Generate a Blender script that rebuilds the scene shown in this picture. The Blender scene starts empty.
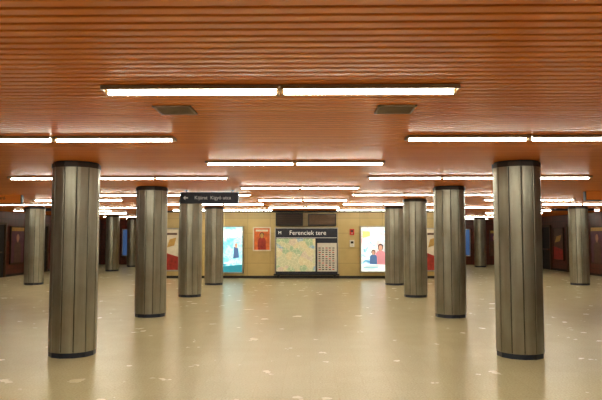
import bpy, bmesh, math, random
from mathutils import Vector, Matrix
random.seed(4)
S=bpy.context.scene
try:
    S.view_settings.view_transform='Standard'
    S.view_settings.look='None'
except Exception as e: print(e)
F=600.0; CH=1.645; H=2.70; MX=-0.21; WD=24.1
def wx(px,d): return (px-310)*d/F
def wz(py,d): return CH+(237-py)*d/F

# ---------- materials ----------
def newmat(name):
    m=bpy.data.materials.new(name); m.use_nodes=True
    nt=m.node_tree; b=nt.nodes['Principled BSDF']
    return m,nt,b
def simple(name,col,rough=0.5,metal=0.0,em=None,es=0,var=0.0,scale=8,spec=None,stretch=(1,1,1)):
    m,nt,b=newmat(name)
    b.inputs['Base Color'].default_value=(*col,1)
    b.inputs['Roughness'].default_value=rough
    b.inputs['Metallic'].default_value=metal
    if spec is not None: b.inputs['Specular IOR Level'].default_value=spec
    if em: 
        b.inputs['Emission Color'].default_value=(*em,1); b.inputs['Emission Strength'].default_value=es
    if var>0:
        tc=nt.nodes.new('ShaderNodeTexCoord'); mp=nt.nodes.new('ShaderNodeMapping')
        mp.inputs['Scale'].default_value=stretch
        n=nt.nodes.new('ShaderNodeTexNoise'); n.inputs['Scale'].default_value=scale; n.inputs['Detail'].default_value=5
        r=nt.nodes.new('ShaderNodeValToRGB')
        r.color_ramp.elements[0].position=.3; r.color_ramp.elements[1].position=.7
        r.color_ramp.elements[0].color=(*[c*(1-var) for c in col],1)
        r.color_ramp.elements[1].color=(*[min(1,c*(1+var)) for c in col],1)
        L=nt.links.new
        L(tc.outputs['Object'],mp.inputs['Vector']); L(mp.outputs[0],n.inputs['Vector'])
        L(n.outputs['Fac'],r.inputs['Fac']); L(r.outputs['Color'],b.inputs['Base Color'])
    return m
def mixc(nt,mode,fac,a,b):
    n=nt.nodes.new('ShaderNodeMix'); n.data_type='RGBA'; n.blend_type=mode
    for s,v in ((n.inputs[0],fac),(n.inputs[6],a),(n.inputs[7],b)):
        if hasattr(v,'links'): nt.links.new(v,s)
        elif isinstance(v,tuple): s.default_value=(*v,1)
        else: s.default_value=v
    return n.outputs[2]
def ramp(nt,src,stops,const=False):
    r=nt.nodes.new('ShaderNodeValToRGB'); cr=r.color_ramp
    if const: cr.interpolation='CONSTANT'
    while len(cr.elements)<len(stops): cr.elements.new(0.5)
    for e,(p,c) in zip(cr.elements,stops):
        e.position=p; e.color=(*c,1)
    nt.links.new(src,r.inputs['Fac']); return r.outputs['Color']
def noise(nt,scale,stretch=(1,1,1),detail=4,coord='Object'):
    tc=nt.nodes.new('ShaderNodeTexCoord'); mp=nt.nodes.new('ShaderNodeMapping')
    mp.inputs['Scale'].default_value=stretch
    n=nt.nodes.new('ShaderNodeTexNoise'); n.inputs['Scale'].default_value=scale; n.inputs['Detail'].default_value=detail
    nt.links.new(tc.outputs[coord],mp.inputs['Vector']); nt.links.new(mp.outputs[0],n.inputs['Vector'])
    return n.outputs['Fac']

# floor terrazzo
m_floor,nt,b=newmat('terrazzo_tiles')
n1=noise(nt,48,detail=2); n2=noise(nt,.5,detail=3)
c1=ramp(nt,n1,[(0.3,(.50,.455,.285)),(.43,(.575,.53,.34)),(.6,(.615,.57,.37)),(.72,(.68,.64,.43))])
c2=ramp(nt,n2,[(.3,(.93,.93,.91)),(.7,(1,1,1))])
c3=mixc(nt,'MULTIPLY',1.0,c1,c2)
tc=nt.nodes.new('ShaderNodeTexCoord'); bt=nt.nodes.new('ShaderNodeTexBrick')
bt.offset=0; bt.inputs['Scale'].default_value=1; bt.inputs['Brick Width'].default_value=.3; bt.inputs['Row Height'].default_value=.3
bt.inputs['Mortar Size'].default_value=.002; bt.inputs['Color1'].default_value=(1,1,1,1); bt.inputs['Color2'].default_value=(.96,.96,.95,1); bt.inputs['Mortar'].default_value=(.88,.87,.82,1)
nt.links.new(tc.outputs['Object'],bt.inputs['Vector'])
c4=mixc(nt,'MULTIPLY',1.0,c3,bt.outputs['Color'])
nt.links.new(c4,b.inputs['Base Color'])
r=nt.nodes.new('ShaderNodeMapRange'); r.inputs[3].default_value=.22; r.inputs[4].default_value=.30
nt.links.new(noise(nt,2.5),r.inputs[0]); nt.links.new(r.outputs[0],b.inputs['Roughness'])
b.inputs['Specular IOR Level'].default_value=.5

# ceiling slats
m_slat,nt,b=newmat('orange_metal_slats')
n=noise(nt,1.0,(.15,9,1),detail=3)
nt.links.new(ramp(nt,n,[(.3,(.66,.165,.022)),(.7,(.78,.225,.034))]),b.inputs['Base Color'])
b.inputs['Roughness'].default_value=.26; b.inputs['Specular IOR Level'].default_value=.6
b.inputs['Specular Tint'].default_value=(1,.72,.42,1)
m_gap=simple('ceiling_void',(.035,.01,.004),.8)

# column steel
m_steel,nt,b=newmat('brushed_steel_panels')
n=noise(nt,3.0,(4,4,.3),detail=4); n3=noise(nt,1.6,(1,1,1),detail=5)
a=ramp(nt,n,[(.28,(.34,.335,.28)),(.5,(.41,.405,.345)),(.75,(.48,.475,.41))])
bb=ramp(nt,n3,[(.3,(.74,.70,.63)),(.7,(1,1,1))])
nt.links.new(mixc(nt,'MULTIPLY',1.0,a,bb),b.inputs['Base Color'])
b.inputs['Metallic'].default_value=.8
r=nt.nodes.new('ShaderNodeMapRange'); r.inputs[3].default_value=.30; r.inputs[4].default_value=.45
nt.links.new(n,r.inputs[0]); nt.links.new(r.outputs[0],b.inputs['Roughness'])
m_core=simple('column_seam',(.012,.010,.008),.7)
m_base=simple('dark_plinth',(.015,.025,.055),.35,var=.3)
m_collar=simple('dark_collar',(.03,.018,.014),.5,var=.3)

# lamps
m_tube=simple('tube_glow',(1,1,1),.5,em=(1,.975,.82),es=30)
m_diff=simple('diffuser_glow',(1,1,1),.5,em=(1,.91,.60),es=11)
m_frame=simple('lamp_housing',(.22,.12,.045),.45,var=.15)

# walls
def tilemat(name,c1,c2,mort,w,h,rough=.35,ms=.012):
    m,nt,b=newmat(name)
    tc=nt.nodes.new('ShaderNodeTexCoord'); sp=nt.nodes.new('ShaderNodeSeparateXYZ'); cb=nt.nodes.new('ShaderNodeCombineXYZ')
    ad=nt.nodes.new('ShaderNodeMath'); ad.operation='ADD'
    L=nt.links.new
    L(tc.outputs['Object'],sp.inputs[0]); L(sp.outputs['X'],ad.inputs[0]); L(sp.outputs['Y'],ad.inputs[1])
    L(ad.outputs[0],cb.inputs['X']); L(sp.outputs['Z'],cb.inputs['Y'])
    bt=nt.nodes.new('ShaderNodeTexBrick'); bt.offset=0
    bt.inputs['Scale'].default_value=1; bt.inputs['Brick Width'].default_value=w; bt.inputs['Row Height'].default_value=h
    bt.inputs['Mortar Size'].default_value=ms
    bt.inputs['Color1'].default_value=(*c1,1); bt.inputs['Color2'].default_value=(*c2,1); bt.inputs['Mortar'].default_value=(*mort,1)
    L(cb.outputs[0],bt.inputs['Vector'])
    v=ramp(nt,noise(nt,2.0),[(.3,(.85,.83,.8)),(.7,(1,1,1))])
    L(mixc(nt,'MULTIPLY',1.0,bt.outputs['Color'],v),b.inputs['Base Color'])
    b.inputs['Roughness'].default_value=rough
    return m
m_wall=tilemat('cream_stone_cladding',(.64,.50,.22),(.58,.45,.195),(.40,.31,.13),.9,.6,ms=.008)
m_dark=tilemat('maroon_tiles',(.14,.030,.015),(.105,.024,.012),(.04,.014,.009),.3,.3,.3)
m_trim=simple('dark_metal_trim',(.03,.028,.026),.4,.5,var=.2)
m_alu=simple('aluminium',(.5,.48,.42),.35,.9,var=.1)
m_dalu=simple('bronze_anodised_frame',(.10,.06,.035),.4,.7,var=.1)
m_sign=simple('sign_navy',(.008,.012,.03),.4,var=.2)
m_white=simple('sign_white',(.8,.8,.78),.5,em=(1,1,1),es=.25)
m_orange=simple('sign_orange',(.60,.12,.015),.5,em=(1,.3,.04),es=.15)
m_red=simple('poster_red',(.55,.03,.02),.5,var=.3,scale=12)
m_black=simple('opening_black',(.012,.008,.008),.7)
m_paper=simple('paper_white',(.75,.74,.7),.5,var=.05)
m_grille=simple('vent_grille_metal',(.22,.13,.06),.5,.3,var=.2)
m_blue=simple('panel_blue',(.05,.12,.30),.4,em=(.15,.35,.9),es=.15)

def adposter(name,stops,scale,es,dist=1.5):
    m,nt,b=newmat(name)
    tc=nt.nodes.new('ShaderNodeTexCoord')
    n=nt.nodes.new('ShaderNodeTexNoise'); n.inputs['Scale'].default_value=scale; n.inputs['Detail'].default_value=3; n.inputs['Distortion'].default_value=dist
    nt.links.new(tc.outputs['Object'],n.inputs['Vector'])
    c=ramp(nt,n.outputs['Fac'],stops)
    nt.links.new(c,b.inputs['Base Color']); nt.links.new(c,b.inputs['Emission Color']); b.inputs['Emission Strength'].default_value=es
    b.inputs['Roughness'].default_value=.3
    return m
m_adA=adposter('backlit_poster_cyan',[(.25,(.05,.30,.42)),(.42,(.25,.68,.80)),(.52,(.60,.95,.98)),(.64,(.30,.65,.65)),(.8,(.08,.3,.3))],3.2,.85,.8)
m_adB=adposter('backlit_poster_mixed',[(.30,(.12,.35,.55)),(.42,(.60,.88,1.0)),(.50,(.95,.97,.9)),(.56,(.85,.40,.38)),(.62,(.4,.6,.8)),(.75,(.75,.72,.3))],3.6,.85,1.4)
def glow(name,c,e): return simple(name,c,.35,em=c,es=e)
g_green=glow('print_green',(.12,.36,.20),.6); g_yel=glow('print_yellow',(.75,.72,.25),.7); g_teal=glow('print_teal',(.03,.28,.38),.6)
g_white=glow('print_white',(.85,.95,.92),1.0); g_skin=glow('print_skin',(.62,.36,.26),.6); g_hair=glow('print_dark',(.05,.03,.04),.3)
g_red=glow('print_red',(.42,.05,.06),.5); g_blue=glow('print_blue',(.10,.20,.42),.6); g_pink=glow('print_pink',(.7,.3,.35),.6)
d_red=simple('ink_red',(.36,.03,.02),.4,var=.3); d_cream=simple('ink_cream',(.62,.56,.42),.4,em=(.8,.7,.5),es=.12,var=.1)
d_brown=simple('ink_brown',(.10,.05,.03),.4,var=.3); d_gold=simple('ink_gold',(.55,.33,.08),.4,var=.2); d_plum=simple('ink_plum',(.10,.03,.06),.4,var=.3)
d_skin=simple('ink_skin',(.45,.24,.15),.4,var=.1); d_orange=simple('ink_orange',(.62,.14,.03),.4,var=.25)
# map
m_map,nt,b=newmat('city_map_print')
tc=nt.nodes.new('ShaderNodeTexCoord')
v=nt.nodes.new('ShaderNodeTexVoronoi'); v.feature='DISTANCE_TO_EDGE'; v.inputs['Scale'].default_value=7
v2=nt.nodes.new('ShaderNodeTexVoronoi'); v2.inputs['Scale'].default_value=4
nt.links.new(tc.outputs['Object'],v.inputs['Vector']); nt.links.new(tc.outputs['Object'],v2.inputs['Vector'])
sp=nt.nodes.new('ShaderNodeSeparateColor'); nt.links.new(v2.outputs['Color'],sp.inputs[0])
area=ramp(nt,sp.outputs[0],[(0,(.56,.56,.34)),(.3,(.64,.58,.34)),(.55,(.38,.50,.28)),(.75,(.60,.52,.38)),(.88,(.28,.44,.50))],True)
line=ramp(nt,v.outputs['Distance'],[(0,(1,1,1)),(.06,(0,0,0))])
c=mixc(nt,'MIX',line,area,(.78,.74,.52))
nt.links.new(c,b.inputs['Base Color']); nt.links.new(c,b.inputs['Emission Color']); b.inputs['Emission Strength'].default_value=.3

# ---------- mesh builder ----------
class MB:
    def __init__(s): s.bm=bmesh.new(); s.mats=[]
    def mi(s,m):
        if m not in s.mats: s.mats.append(m)
        return s.mats.index(m)
    def box(s,x0,x1,y0,y1,z0,z1,m,bev=0):
        i=s.mi(m)
        r=bmesh.ops.create_cube(s.bm,size=1)
        vs=r['verts']
        for v in vs:
            v.co=Vector(((x0+x1)/2+v.co.x*(x1-x0),(y0+y1)/2+v.co.y*(y1-y0),(z0+z1)/2+v.co.z*(z1-z0)))
        fs=set(f for v in vs for f in v.link_faces)
        for f in fs: f.material_index=i
        if bev>0:
            es=list(set(e for v in vs for e in v.link_edges))
            r=bmesh.ops.bevel(s.bm,geom=es,offset=bev,segments=2,affect='EDGES',profile=.5)
            for f in r['faces']: f.material_index=i
    def cyl(s,p0,p1,r,m,seg=12,r2=None):
        i=s.mi(m); p0=Vector(p0); p1=Vector(p1); d=p1-p0
        q=d.to_track_quat('Z','Y').to_matrix().to_4x4()
        M=Matrix.Translation((p0+p1)/2)@q
        rr=bmesh.ops.create_cone(s.bm,cap_ends=True,segments=seg,radius1=r,radius2=r if r2 is None else r2,depth=d.length,matrix=M)
        for f in set(f for v in rr['verts'] for f in v.link_faces): f.material_index=i
    def poly(s,pts,m):
        f=s.bm.faces.new([s.bm.verts.new(p) for p in pts]); f.material_index=s.mi(m); return f
    def shape(s,pts,y,m,t=.003):   # flat extruded print shape in XZ facing -Y
        i=s.mi(m); n=len(pts)
        a=[s.bm.verts.new((u,y-t,v)) for u,v in pts]; c=[s.bm.verts.new((u,y,v)) for u,v in pts]
        s.bm.faces.new(a).material_index=i
        for k in range(n): s.bm.faces.new((a[k],a[(k+1)%n],c[(k+1)%n],c[k])).material_index=i
    def ell(s,cx,cz,rx,rz,y,m,t=.003): s.shape([(cx+rx*math.cos(k*math.pi/10),cz+rz*math.sin(k*math.pi/10)) for k in range(20)],y,m,t)
    def prism(s,sec,z0,z1,m):
        i=s.mi(m)
        a=[s.bm.verts.new((x,y,z0)) for x,y in sec]; b_=[s.bm.verts.new((x,y,z1)) for x,y in sec]
        n=len(sec)
        for k in range(n):
            f=s.bm.faces.new((a[k],a[(k+1)%n],b_[(k+1)%n],b_[k])); f.material_index=i
        s.bm.faces.new(a[::-1]).material_index=i; s.bm.faces.new(b_).material_index=i
    def done(s,name,loc=(0,0,0),rz=0):
        me=bpy.data.meshes.new(name)
        bmesh.ops.recalc_face_normals(s.bm,faces=s.bm.faces[:])
        s.bm.to_mesh(me); s.bm.free()
        for m in s.mats: me.materials.append(m)
        o=bpy.data.objects.new(name,me); S.collection.objects.link(o); o.location=loc; o.rotation_euler.z=rz
        return o
def text(body,size,m,parent,loc,name,rz=0,align='CENTER',ex=.003):
    c=bpy.data.curves.new(name,'FONT'); c.body=body; c.size=size; c.extrude=ex; c.align_x=align; c.align_y='CENTER'
    c.materials.append(m)
    o=bpy.data.objects.new(name,c); S.collection.objects.link(o)
    o.rotation_euler=(math.pi/2,0,rz); o.location=loc; o.parent=parent
    return o

XL,XR,YB,YF=-12.6,12.2,-4.0,36.0
b=MB(); b.box(XL,XR,YB,YF,-.1,0,m_floor); b.done('floor')
# ceiling
b=MB()
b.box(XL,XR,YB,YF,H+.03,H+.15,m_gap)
i=b.mi(m_slat); p=.10; y=YB
prof=[(0.009,.03),(.009,.010),(.012,.003),(.019,0),(.077,0),(.084,.003),(.087,.010),(.087,.03)]
while y<YF-.05:
    L=[b.bm.verts.new((XL,y+a,H+z)) for a,z in prof]; R=[b.bm.verts.new((XR,y+a,H+z)) for a,z in prof]
    for k in range(len(prof)-1):
        f=b.bm.faces.new((L[k],L[k+1],R[k+1],R[k])); f.material_index=i
    y+=p
b.done('ceiling')
BX0,BX1=wx(158,WD),wx(441,WD)
b=MB(); b.box(BX0,BX1,WD,YF,0,H,m_wall); b.done('wall_back')
b=MB(); b.box(XL,BX0,YF,YF+.2,0,H,m_dark); b.done('wall_far_left')
b=MB(); b.box(BX1,XR,YF,YF+.2,0,H,m_dark); b.done('wall_far_right')
b=MB(); b.box(XL-.2,XL,YB,YF+.2,0,H,m_dark); b.done('wall_left')
b=MB(); b.box(XR,XR+.2,YB,YF+.2,0,H,m_dark); b.done('wall_right')
b=MB(); b.box(XL-.2,XR+.2,YB-.2,YB,0,H,m_dark); b.done('wall_front')
b=MB(); b.box(BX0,BX1,WD-.02,WD,0,.1,m_trim,.004); b.done('baseboard_back')
b=MB(); b.box(XL,XL+.02,YB,YF,0,.1,m_trim,.004); b.done('baseboard_left')
b=MB(); b.box(XR-.02,XR,YB,YF,0,.1,m_trim,.004); b.done('baseboard_right')
b=MB(); b.box(BX0,BX1,WD-.04,WD,H-.07,H,m_collar,.004); b.done('trim_1')

# ---------- columns ----------
def column(x,y):
    b=MB(); N=12; R=.325
    z0,z1=.07,H-.085
    b.prism([(math.cos(t*2*math.pi/24)*(R-.035),math.sin(t*2*math.pi/24)*(R-.035)) for t in range(24)],0,H,m_core)
    for k in range(N):
        a0=2*math.pi*k/N; h=math.pi/N
        c,s=math.cos(a0),math.sin(a0)
        apo=R*math.cos(h); w=R*math.sin(h)-.008
        def P(u,v): return (c*u-s*v, s*u+c*v)
        sec=[P(apo-.03,-w+.004),P(apo-.006,-w),P(apo,-w+.006),P(apo+.003,-w*.45),P(apo+.003,w*.45),P(apo,w-.006),P(apo-.006,w),P(apo-.03,w-.004)]
        b.prism(sec,z0,z1,m_steel)
        a1=a0+h; c,s=math.cos(a1),math.sin(a1)
        b.prism([P(R-.03,-.009),P(R-.014,-.009),P(R-.014,.009),P(R-.03,.009)],z0+.01,z1-.01,m_core)
    c24=lambda r:[(math.cos((t+.5)*2*math.pi/N)*r,math.sin((t+.5)*2*math.pi/N)*r) for t in range(N)]
    b.prism(c24(R-.012),0,z0,m_base)
    b.prism(c24(R+.008),z1,z1+.06,m_collar)
    b.prism(c24(R-.02),z1+.06,H,m_core)
    o=b.done('steel_clad_column',(x,y,0)); o.rotation_euler.z=random.choice([0,1,2])*2*math.pi/12+.13
for d in (8.5,12.62,16.75,20.9):
    for sx in (-1,1): column(MX+sx*3.13,d)
column(-9.63,20.9); column(9.32,21.0); column(-9.63,29.2); column(9.4,33.4); column(-9.9,33.5)

# ---------- lamps ----------
def lamp(x,y,n):
    LU=1.25 if n==2 else 1.285
    b=MB(); W=LU*n; hw=.105
    b.box(-W/2,W/2,-hw,hw,-.012,0.0,m_frame,.003)
    for k in range(n):
        x0=-W/2+k*LU+.008; x1=x0+LU-.016
        b.poly([(x0+.015,-.085,-.0135),(x1-.015,-.085,-.0135),(x1-.008,.085,-.0135),(x0+.008,.085,-.0135)],m_diff)
        b.cyl((x0+.02,0,-.033),(x1-.02,0,-.033),.014,m_tube,10)
        for xe in (x0,x1-.02): b.box(xe,xe+.02,-.02,.02,-.047,-.0135,m_frame)
        for ys in (-.103,.091): b.box(x0,x1,ys,ys+.012,-.029,-.010,m_frame)
    for xe in (-W/2,W/2-.012): b.box(xe,xe+.012,-.1,.1,-.029,-.010,m_frame)
    return b.done('fluorescent_ceiling_light',(x,y,H))
for k in range(-2,10):
    y=4.2+2.085*k
    if k%2==0:
        lamp(MX,y,2)
        if y>16: lamp(MX-6.28,y,2); lamp(MX+6.28,y,2)
    else:
        lamp(MX-3.15,y,3); lamp(MX+3.15,y,3)
for y in (18.98,23.2):
    lamp(MX-9.42,y,3); lamp(MX+9.42,y,3)
for y in (26,30.2,34):
    lamp(MX-9.0,y,2); lamp(MX+9.0,y,2)

for px in (173.5,396):
    b=MB(); w=.155
    b.box(-w,w,-w,-w+.02,-.012,0,m_grille); b.box(-w,w,w-.02,w,-.012,0,m_grille)
    b.box(-w,-w+.02,-w,w,-.012,0,m_grille); b.box(w-.02,w,-w,w,-.012,0,m_grille)
    b.box(-w,w,-w,w,-.003,0,m_grille)
    for k in range(9):
        yy=-w+.035+k*.03; b.box(-w,w,yy,yy+.014,-.01,-.002,m_grille)
    b.done('ceiling_vent',(wx(px,4.9),4.9,H))

# ---------- poster artwork (flat print shapes) ----------
def person(b,cx,z0,h,y,top,skin,hair):
    r=h*.12
    b.shape([(cx-r*2,z0),(cx+r*2,z0),(cx+r*1.9,z0+h*.55),(cx+r*1.5,z0+h*.66),(cx+r*.5,z0+h*.72),(cx-r*.5,z0+h*.72),(cx-r*1.5,z0+h*.66),(cx-r*1.9,z0+h*.55)],y,top)
    b.ell(cx,z0+h*.86,r*1.15,r*1.35,y,hair,.004)
    b.ell(cx,z0+h*.83,r*.8,r*1.05,y-.002,skin,.004)
    b.shape([(cx-r*.35,z0+h*.68),(cx+r*.35,z0+h*.68),(cx+r*.35,z0+h*.76),(cx-r*.35,z0+h*.76)],y-.001,skin,.004)
def art(kind,b,w,h,y):
    if kind=='A':
        b.shape([(-w,-h),(w,-h),(w,-h+.30),(-w,-h+.22)],y,g_teal)
        b.shape([(-w,h-.42),(w,h-.34),(w,h-.14),(-w,h-.14)],y,g_white)
        b.shape([(w*.1,-.35),(w*.7,-.32),(w*.62,.05),(w*.2,.12)],y,g_blue); b.ell(w*.4,.16,w*.14,.10,y-.003,g_skin)
        b.shape([(-w*.8,-h+.32),(w*.2,-h+.38),(w*.2,-h+.43),(-w*.8,-h+.37)],y-.004,g_white)
    if kind=='B':
        person(b,w*.52,-h+.22,.85,y,g_pink,g_skin,g_hair)
        person(b,-w*.05,-h+.22,.62,y-.004,g_blue,g_skin,g_hair)
        b.shape([(-w,-h),(w,-h),(w,-h+.24),(-w,-h+.30)],y-.010,g_white)
        b.shape([(-w*.9,h-.42),(-w*.3,h-.36),(-w*.3,h-.16),(-w*.9,h-.16)],y,g_yel)
        for q in range(3): b.shape([(-w*.85,-h+.07+q*.06),(w*(.1+.2*q),-h+.07+q*.06),(w*(.1+.2*q),-h+.10+q*.06),(-w*.85,-h+.10+q*.06)],y-.014,g_teal)
    if kind=='R':
        b.shape([(-w,-h),(w,-h),(w,-h*.35),(-w,-h*.15)],y,d_red)
        b.shape([(-w*.7,h*.1),(w*.4,h*.2),(w*.7,h*.6),(-w*.3,h*.5)],y,d_gold); b.shape([(-w*.8,h*.72),(w*.8,h*.72),(w*.8,h*.82),(-w*.8,h*.82)],y,d_brown)
    if kind=='P':
        person(b,0,-h,h*1.7,y,d_brown,d_skin,d_plum); b.shape([(-w,h*.8),(w,h*.8),(w,h),(-w,h)],y,d_gold)
    if kind=='O':
        person(b,0,-h,h*1.6,y,d_red,d_gold,d_brown); b.shape([(-w*.8,h*.7),(w*.8,h*.7),(w*.8,h*.88),(-w*.8,h*.88)],y,d_cream)
GAP=.012
def framed(name,x0,x1,z0,z1,mat,pos=None,rz=0,fr=m_alu,ft=.05,dep=.08,kind=None):
    b=MB(); w=(x1-x0)/2; h=(z1-z0)/2
    b.box(-w,w,-dep*.6,0,-h,h,m_trim)
    b.box(-w+ft*.7,w-ft*.7,-dep*.75,-dep*.6,-h+ft*.7,h-ft*.7,mat)
    b.box(-w,-w+ft,-dep,-dep*.5,-h,h,fr,.006); b.box(w-ft,w,-dep,-dep*.5,-h,h,fr,.006)
    b.box(-w,w,-dep,-dep*.5,h-ft,h,fr,.006); b.box(-w,w,-dep,-dep*.5,-h,-h+ft,fr,.006)
    if kind: art(kind,b,w-ft*1.05,h-ft*1.05,-dep*.75)
    b.box(-w*.7,-w*.6,0,GAP-.002,h*.6,h*.7,m_trim); b.box(w*.6,w*.7,0,GAP-.002,h*.6,h*.7,m_trim)
    return b.done(name,pos,rz),w,h
def onback(name,a,c,t,bt,mat,d=WD,**k):
    x0,x1,z1,z0=wx(a,d),wx(c,d),wz(t,d),wz(bt,d)
    return framed(name,x0,x1,z0,z1,mat,pos=((x0+x1)/2,d-GAP,(z0+z1)/2),**k)
onback('backlit_advertising_display',221,244,226,273,m_adA,dep=.16,kind='A')
onback('backlit_advertising_display',359.5,387,226,272,m_adB,dep=.16,kind='B')
onback('framed_poster',253,271,227,251,d_orange,fr=d_cream,ft=.05,dep=.05,kind='O')
onback('framed_poster',164,180,228,271,d_cream,dep=.1,kind='R')
onback('framed_poster',424,437,228,271,d_cream,dep=.1,kind='R')

# info board
x0,x1=wx(275,WD),wx(338,WD); zt,zb=wz(228,WD),wz(273.5,WD)
b=MB(); w=(x1-x0)/2; cx=(x0+x1)/2
b.box(-w,w,-.08,0,zb,zt,m_sign,.008)
b.box(-w-.04,w+.04,-.14,0,zb-.06,zb,m_trim,.008)
for xx in (-w+.1,w-.2): b.box(xx,xx+.1,-.1,-.03,0,zb-.05,m_trim,.004)
b.box(-w+.06,w*.28,-.09,-.08,zb+.1,zt-.42,m_map)
b.box(w*.34,w-.06,-.09,-.08,zb+.1,zt-.42,m_paper)
b.box(w*.34,w-.06,-.094,-.09,zt-.60,zt-.42,m_sign)
for k in range(5):
    for r in range(11):
        xx=w*.38+k*(w*.54/5); zz=zb+.16+r*.085
        b.box(xx,xx+.07+.02*random.random(),-.094,-.09,zz,zz+.035,m_trim if (k+r)%4 else m_red)
b.box(-w+.06,w-.06,-.086,-.08,zt-.40,zt-.385,m_white)
for xx in (-w,w-.03): b.box(xx,xx+.03,-.10,-.07,zb,zt,m_alu,.004)
b.box(-w,w,-.10,-.07,zt-.02,zt+.02,m_alu,.004)
o=b.done('station_information_board',(cx,WD-.025,0))
text('Ferenciek tere',.25,m_white,o,(.05,-.09,zt-.2),'station_name')
text('M',.17,m_white,o,(-w+.2,-.09,zt-.2),'line_symbol')

def box_unit(name,px0,px1,py0,py1,front,slats):
    x0,x1,z1,z0=wx(px0,WD),wx(px1,WD),wz(py0,WD),wz(py1,WD); w=(x1-x0)/2; b=MB()
    b.box(-w,w,-.22,0,z0,z1,m_trim,.01)
    b.box(-w+.05,w-.05,-.23,-.22,z0+.05,z1-.05,front)
    for k in range(slats):
        zz=z0+.07+k*(z1-z0-.12)/slats; b.box(-w+.06,w-.06,-.245,-.23,zz,zz+.015,m_dalu)
    return b.done(name,((x0+x1)/2,WD-.045,0))
box_unit('ventilation_unit',276,303,213,226,m_black,5)
box_unit('ventilation_unit',308,336,214,226,m_dalu,4)

def callbox(px0,px1,py0,py1,m1,name):
    x0,x1,z1,z0=wx(px0,WD),wx(px1,WD),wz(py0,WD),wz(py1,WD); w=(x1-x0)/2; b=MB()
    b.box(-w,w,-.09,0,z0,z1,m1,.01); b.box(-w*.6,w*.6,-.1,-.09,(z0+z1)/2,z1-.05,m_trim,.003)
    b.cyl((0,-.11,z0+(z1-z0)*.28),(0,-.09,z0+(z1-z0)*.28),w*.3,m_alu)
    b.done(name,((x0+x1)/2,WD-.004,0))
callbox(349.5,354,229,235,m_red,'fire_alarm_box'); callbox(349.5,354,240,247,m_paper,'emergency_intercom')

# ---------- hanging signs ----------
def hsign(name,x0,x1,y,z0,z1,face,txt=None,tm=None,arrow=False,size=.11,icons=0):
    b=MB(); w=(x1-x0)/2; cx=(x0+x1)/2; zc=(z0+z1)/2
    b.box(-w,w,-.06,.06,z0,z1,m_sign,.008)
    b.box(-w+.02,w-.02,-.064,-.06,z0+.02,z1-.02,face)
    for xx in (-w*.8,w*.8): 
        b.cyl((xx,0,z1-.01),(xx,0,H),.012,m_alu); b.cyl((xx,0,H-.012),(xx,0,H),.035,m_alu)
    if arrow:
        ax=-w+.12
        for pts in ([(ax-.05,zc),(ax,zc+.05),(ax,zc-.05)],[(ax,zc+.015),(ax+.06,zc+.015),(ax+.06,zc-.015),(ax,zc-.015)]):
            b.poly([(u,-.066,v) for u,v in pts],tm)
    o=b.done(name,(cx,y,0))
    if txt: text(txt,size,tm,o,(.08,-.067,zc),'lettering')
    return o
m_ltr=simple('lettering_grey',(.6,.6,.58),.5,em=(1,1,1),es=.15)
hsign('hanging_exit_sign',wx(180,13.5),wx(238.5,13.5),13.5,wz(203.5,13.5),wz(192.3,13.5),m_sign,'Kijárat  Kígyó utca',m_ltr,True,.11)
hsign('hanging_direction_sign',wx(-30,15),wx(20,15),15,wz(204,15),wz(192,15),m_orange,'Metró',m_sign)
hsign('hanging_direction_sign',wx(583,14),wx(635,14),14,wz(201,14),wz(189,14),m_orange,'Metró',m_sign)
hsign('hanging_direction_sign',wx(550,22.5),wx(592,22.5),22.5,wz(211,22.5),wz(203,22.5)-.12,m_sign,'Kijárat',m_ltr,True)
hsign('hanging_direction_sign',wx(22,22),wx(52,22),22,wz(211,22),wz(203,22)-.12,m_sign,'Kijárat',m_ltr,False)

# ---------- side wall openings / posters ----------
def sidewall(side):
    X=XL if side<0 else XR; s=-side
    X=X+s*.022
    def bx(b,d0,d1,y0,y1,z0,z1,m,bev=0):
        a,c=s*d0,s*d1; b.box(min(a,c),max(a,c),y0,y1,z0,z1,m,bev)
    for j,y0 in enumerate((22.6,26.6,30.6)):
        b=MB(); bx(b,0,.02,0,1.9,0,2.15,m_black)
        bx(b,0,.08,-.1,0,0,2.25,m_dalu,.01); bx(b,0,.08,1.9,2.0,0,2.25,m_dalu,.01); bx(b,0,.08,0,1.9,2.15,2.25,m_dalu,.01)
        bx(b,.02,.05,.93,.97,0,2.15,m_trim); bx(b,.02,.07,.2,1.7,1.0,1.05,m_dalu,.005)
        b.done('door_%d'%(1+j+(3 if side>0 else 0)),(X,y0,0))
    for y0,k,m in ((25.6,'P',d_plum),(29.6,'R',d_brown),(33.8,'O',d_orange)):
        framed('framed_poster',-.6,.6,.5,2.1,m,pos=(X+s*.004,y0,1.3),rz=(math.pi/2 if side<0 else -math.pi/2),fr=m_dalu,dep=.06,kind=k)
sidewall(-1); sidewall(1)
onback('backlit_advertising_display',122,131,229,256,m_blue,d=YF,dep=.1)
onback('backlit_advertising_display',462,469,229,256,m_blue,d=YF,dep=.1)
onback('framed_poster',108,117,230,256,d_plum,d=YF,dep=.1,fr=m_dalu,kind='P')
onback('framed_poster',488,498,230,256,d_plum,d=YF,dep=.1,fr=m_dalu,kind='P')

w=bpy.data.worlds.new('World'); S.world=w; w.use_nodes=True
w.node_tree.nodes['Background'].inputs[0].default_value=(.02,.015,.01,1)
c=bpy.data.cameras.new('Camera'); c.sensor_width=36; c.lens=F/602*36; c.clip_end=200
o=bpy.data.objects.new('Camera',c); S.collection.objects.link(o); o.location=(0,0,CH)
o.rotation_euler=(math.radians(90)+math.atan(37/F),0,math.atan(9/F)); S.camera=o
